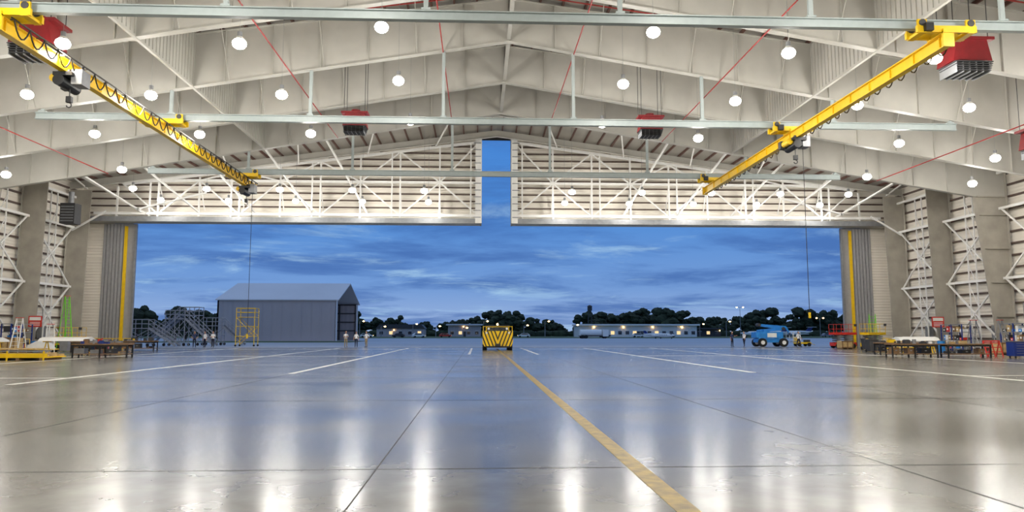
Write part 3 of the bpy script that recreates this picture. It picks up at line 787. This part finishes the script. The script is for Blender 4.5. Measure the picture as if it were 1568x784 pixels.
# ------------------------------------------------------------------ people
def person(x,y,rz,shirt,pants,pose='stand',hair=M_hair,h=1.76,z=0):
    J={}
    def j(n,p,r): J[n]=(Vector(p),r)
    j('pel',(0,0,.95),(.15,.11)); j('bel',(0,.0,1.1),(.135,.105)); j('che',(0,.0,1.3),(.165,.115)); j('nb',(0,.01,1.45),(.075,.07)); j('nk',(0,0,1.54),(.052,.055))
    arms={'stand':((.25,.03,1.13),(.27,-.05,.88),(.25,.03,1.13),(.27,-.05,.88)),
          'cross':((.26,-.02,1.14),(.05,-.2,1.16),(.26,-.02,1.13),(.04,-.22,1.12)),
          'hips':((.36,.06,1.17),(.2,-.02,1.0),(.36,.06,1.17),(.2,-.02,1.0)),
          'walk':((.24,-.1,1.14),(.25,-.24,.96),(.24,.12,1.14),(.26,.16,.9)),
          'point':((.26,-.16,1.22),(.24,-.42,1.3),(.25,.03,1.13),(.27,-.05,.88))}[pose]
    st=.2 if pose=='walk' else .02
    for s,nm,(e,w),ly in ((1,'L',arms[:2],-st),(-1,'R',arms[2:],st)):
        j('sh'+nm,(s*.185,.01,1.41),(.062,.06)); j('el'+nm,(s*e[0],e[1],e[2]),(.043,.043)); j('wr'+nm,(s*w[0],w[1],w[2]),(.027,.027))
        j('hp'+nm,(s*.095,0,.88),(.092,.095)); j('kn'+nm,(s*.105,ly*.6-.02,.5),(.06,.062)); j('an'+nm,(s*.115,ly+.03,.1),(.042,.045)); j('to'+nm,(s*.135,ly-.15,.045),(.042,.035))
    ks=list(J); E=[('pel','bel'),('bel','che'),('che','nb'),('nb','nk')]
    for nm in 'LR': E+=[('che','sh'+nm),('sh'+nm,'el'+nm),('el'+nm,'wr'+nm),('pel','hp'+nm),('hp'+nm,'kn'+nm),('kn'+nm,'an'+nm),('an'+nm,'to'+nm)]
    me=bpy.data.meshes.new('tmp'); me.from_pydata([J[k][0] for k in ks],[(ks.index(a),ks.index(b)) for a,b in E],[])
    t=bpy.data.objects.new('tmp',me); S.collection.objects.link(t); t.modifiers.new('s','SKIN')
    for i,k in enumerate(ks): me.skin_vertices[0].data[i].radius=J[k][1]
    me.skin_vertices[0].data[0].use_root=True
    sb=t.modifiers.new('b','SUBSURF'); sb.levels=2; sb.render_levels=2
    dg=bpy.context.evaluated_depsgraph_get(); em=bpy.data.meshes.new_from_object(t.evaluated_get(dg))
    o=MB(); 
    for m_ in (shirt,pants,M_skin,M_blk,hair): o.mi(m_)
    zs=min(v.co.z for v in em.vertices)
    for v in em.vertices: o.v.append((v.co.x,v.co.y,v.co.z-zs))
    wrs=[(J['el'+n][0],J['wr'+n][0]) for n in 'LR']
    for p in em.polygons:
        c=p.center; o.f.append(tuple(p.vertices)); k=0
        arm=False
        for a,b_ in wrs:
            d=b_-a; tt=max(-.1,min(1,(c-a).dot(d)/d.length_squared))
            if (c-(a+d*tt)).length<.075 and tt>.0: arm=True
        if arm: k=2
        elif c.z>1.47: k=2
        elif c.z<.1: k=3
        elif c.z<.97: k=1
        o.m.append(k)
    bpy.data.objects.remove(t)
    hz=1.65
    o.ell((0,-.01,hz),(.077,.096,.118),M_skin,16,12); o.ell((0,-.015,hz-.07),(.055,.075,.06),M_skin,12,8)
    o.ell((0,.012,hz+.028),(.083,.1,.105),hair,16,10,zmin=-.25)
    o.ell((0,-.108,hz-.015),(.013,.018,.026),M_skin,8,6)
    for s in(-1,1):
        o.ell((s*.079,0,hz-.01),(.012,.022,.032),M_skin,8,6); o.ell((s*.03,-.098,hz+.012),(.011,.008,.008),M_wht,8,6); o.ell((s*.03,-.105,hz+.012),(.005,.004,.005),M_blk,6,4)
        o.box((s*.03,-.103,hz+.032),(.03,.008,.006),hair)
    o.box((0,-.1,hz-.062),(.042,.012,.008),M_redl)
    for n,s in(('L',1),('R',-1)):
        e=J['el'+n][0]; w=J['wr'+n][0].copy(); w.z-=zs; e=e.copy(); e.z-=zs
        d=(w-e).normalized(); side=Vector((0,-1,0)); side=(side-d*side.dot(d)); side=(Vector((0,0,-1))-d*d.dot(Vector((0,0,-1)))) if side.length<.4 else side; side.normalize()
        nrm=d.cross(side)
        o.tube(w-d*.01,w+d*.04,.03,M_skin,10,r2=.038); o.tube(w+d*.04,w+d*.095,.038,M_skin,10,r2=.036)
        for i,ln in enumerate((.066,.075,.07,.055)):
            b0=w+d*.088+side*(.027-.018*i); c1=b0+d*ln*.5+nrm*.006*s; c2=c1+(d*.8+nrm*.5*s).normalized()*ln*.5
            o.tube(b0,c1,.0095,M_skin,6,r2=.009); o.tube(c1,c2,.009,M_skin,6,r2=.007)
        b0=w+d*.03+side*.03; c1=b0+(d*.7+side*.7).normalized()*.04; o.tube(b0,c1,.012,M_skin,6,r2=.01); o.tube(c1,c1+d*.03,.01,M_skin,6,r2=.008)
    ob=o.build('person',(x,y,z),rz,smooth=True); k=h/1.77; ob.scale=(k,k,k)
Sh=mat('shirt_white',(245,245,246),.8,var=.02); Sn=mat('shirt_navy',(44,54,92),.8); Sg=mat('shirt_light_grey',(214,214,218),.8)
Pn=mat('trousers_navy',(30,34,52),.85); Pk=mat('trousers_khaki',(150,134,106),.85)
person(-31.9,85.2,.3,Sn,Pn,'hips',h=1.82); person(-30.9,85.6,-.5,Sh,Pn,'stand',h=1.8); person(-29.8,85,-.2,Sh,Pn,'cross',h=1.82)
person(-15.0,85,.5,Sg,Pk,'cross',h=1.84); person(-13.9,85.4,0,Sh,Pn,'stand',h=1.78); person(-12.7,85,-.6,Sh,Pk,'hips',h=1.82)
person(29.5,85.4,.6,Sn,Pn,'point',h=1.8); person(31.0,85.6,-.9,Sg,Pn,'walk',h=1.8); person(36.6,83.6,.4,Sh,Pn,'walk',h=1.8)

# ------------------------------------------------------------------ world
w=bpy.data.worlds.new('dusk_sky'); S.world=w; w.use_nodes=True; nt=w.node_tree; bg=nt.nodes['Background']
tc=nt.nodes.new('ShaderNodeTexCoord'); sp=nt.nodes.new('ShaderNodeSeparateXYZ'); nt.links.new(tc.outputs['Generated'],sp.inputs[0])
zz=MN('ADD',MN('MAXIMUM',sp.outputs['Z'],0.0),.10)
cb=nt.nodes.new('ShaderNodeCombineXYZ'); nt.links.new(MN('DIVIDE',sp.outputs['X'],zz),cb.inputs[0]); nt.links.new(MN('MULTIPLY',MN('DIVIDE',sp.outputs['Y'],zz),1.3),cb.inputs[1])
def WN(scale,det,dist,rg=.55):
    n=nt.nodes.new('ShaderNodeTexNoise'); n.inputs['Scale'].default_value=scale; n.inputs['Detail'].default_value=det; n.inputs['Distortion'].default_value=dist; n.inputs['Roughness'].default_value=rg
    nt.links.new(cb.outputs[0],n.inputs['Vector']); return n.outputs['Fac']
n1=WN(.6,8,.3,.6); n2=WN(.95,9,.5,.62)
g=nt.nodes.new('ShaderNodeValToRGB'); e=g.color_ramp.elements
e[0].position=0; e[0].color=srgb(158,182,222); e[1].position=.6; e[1].color=srgb(168,188,218)  # top stop, overhead and unseen, brightened to add light on apron and far hangar
k=e.new(.06); k.color=srgb(116,156,214); k=e.new(.16); k.color=srgb(80,140,214); k=e.new(.28); k.color=srgb(70,134,214)
nt.links.new(sp.outputs['Z'],g.inputs['Fac'])
def MR(v,a,b_,t):
    r=nt.nodes.new('ShaderNodeMapRange'); r.interpolation_type='SMOOTHSTEP'; r.inputs['From Min'].default_value=a; r.inputs['From Max'].default_value=b_; r.inputs['To Max'].default_value=t; nt.links.new(v,r.inputs['Value']); return r.outputs[0]
mA=nt.nodes.new('ShaderNodeMix'); mA.data_type='RGBA'; nt.links.new(MR(n1,.42,.62,.75),mA.inputs['Factor']); nt.links.new(g.outputs['Color'],mA.inputs['A']); mA.inputs['B'].default_value=srgb(64,104,172)
mB=nt.nodes.new('ShaderNodeMix'); mB.data_type='RGBA'; nt.links.new(MR(n2,.52,.72,.8),mB.inputs['Factor']); nt.links.new(mA.outputs['Result'],mB.inputs['A']); mB.inputs['B'].default_value=srgb(166,204,236)
nt.links.new(mB.outputs['Result'],bg.inputs['Color']); bg.inputs['Strength'].default_value=1.0

# ------------------------------------------------------------------ camera
cd=bpy.data.cameras.new('camera'); cd.sensor_width=36; cd.lens=25.99; cd.clip_end=3000; cd.clip_start=.1
co=bpy.data.objects.new('camera',cd); S.collection.objects.link(co); co.location=(0,0,1.6); co.rotation_euler=(rad(95.95),0,rad(-2.58)); S.camera=co
S.view_settings.view_transform='Standard'; S.view_settings.look='None'; S.view_settings.exposure=0
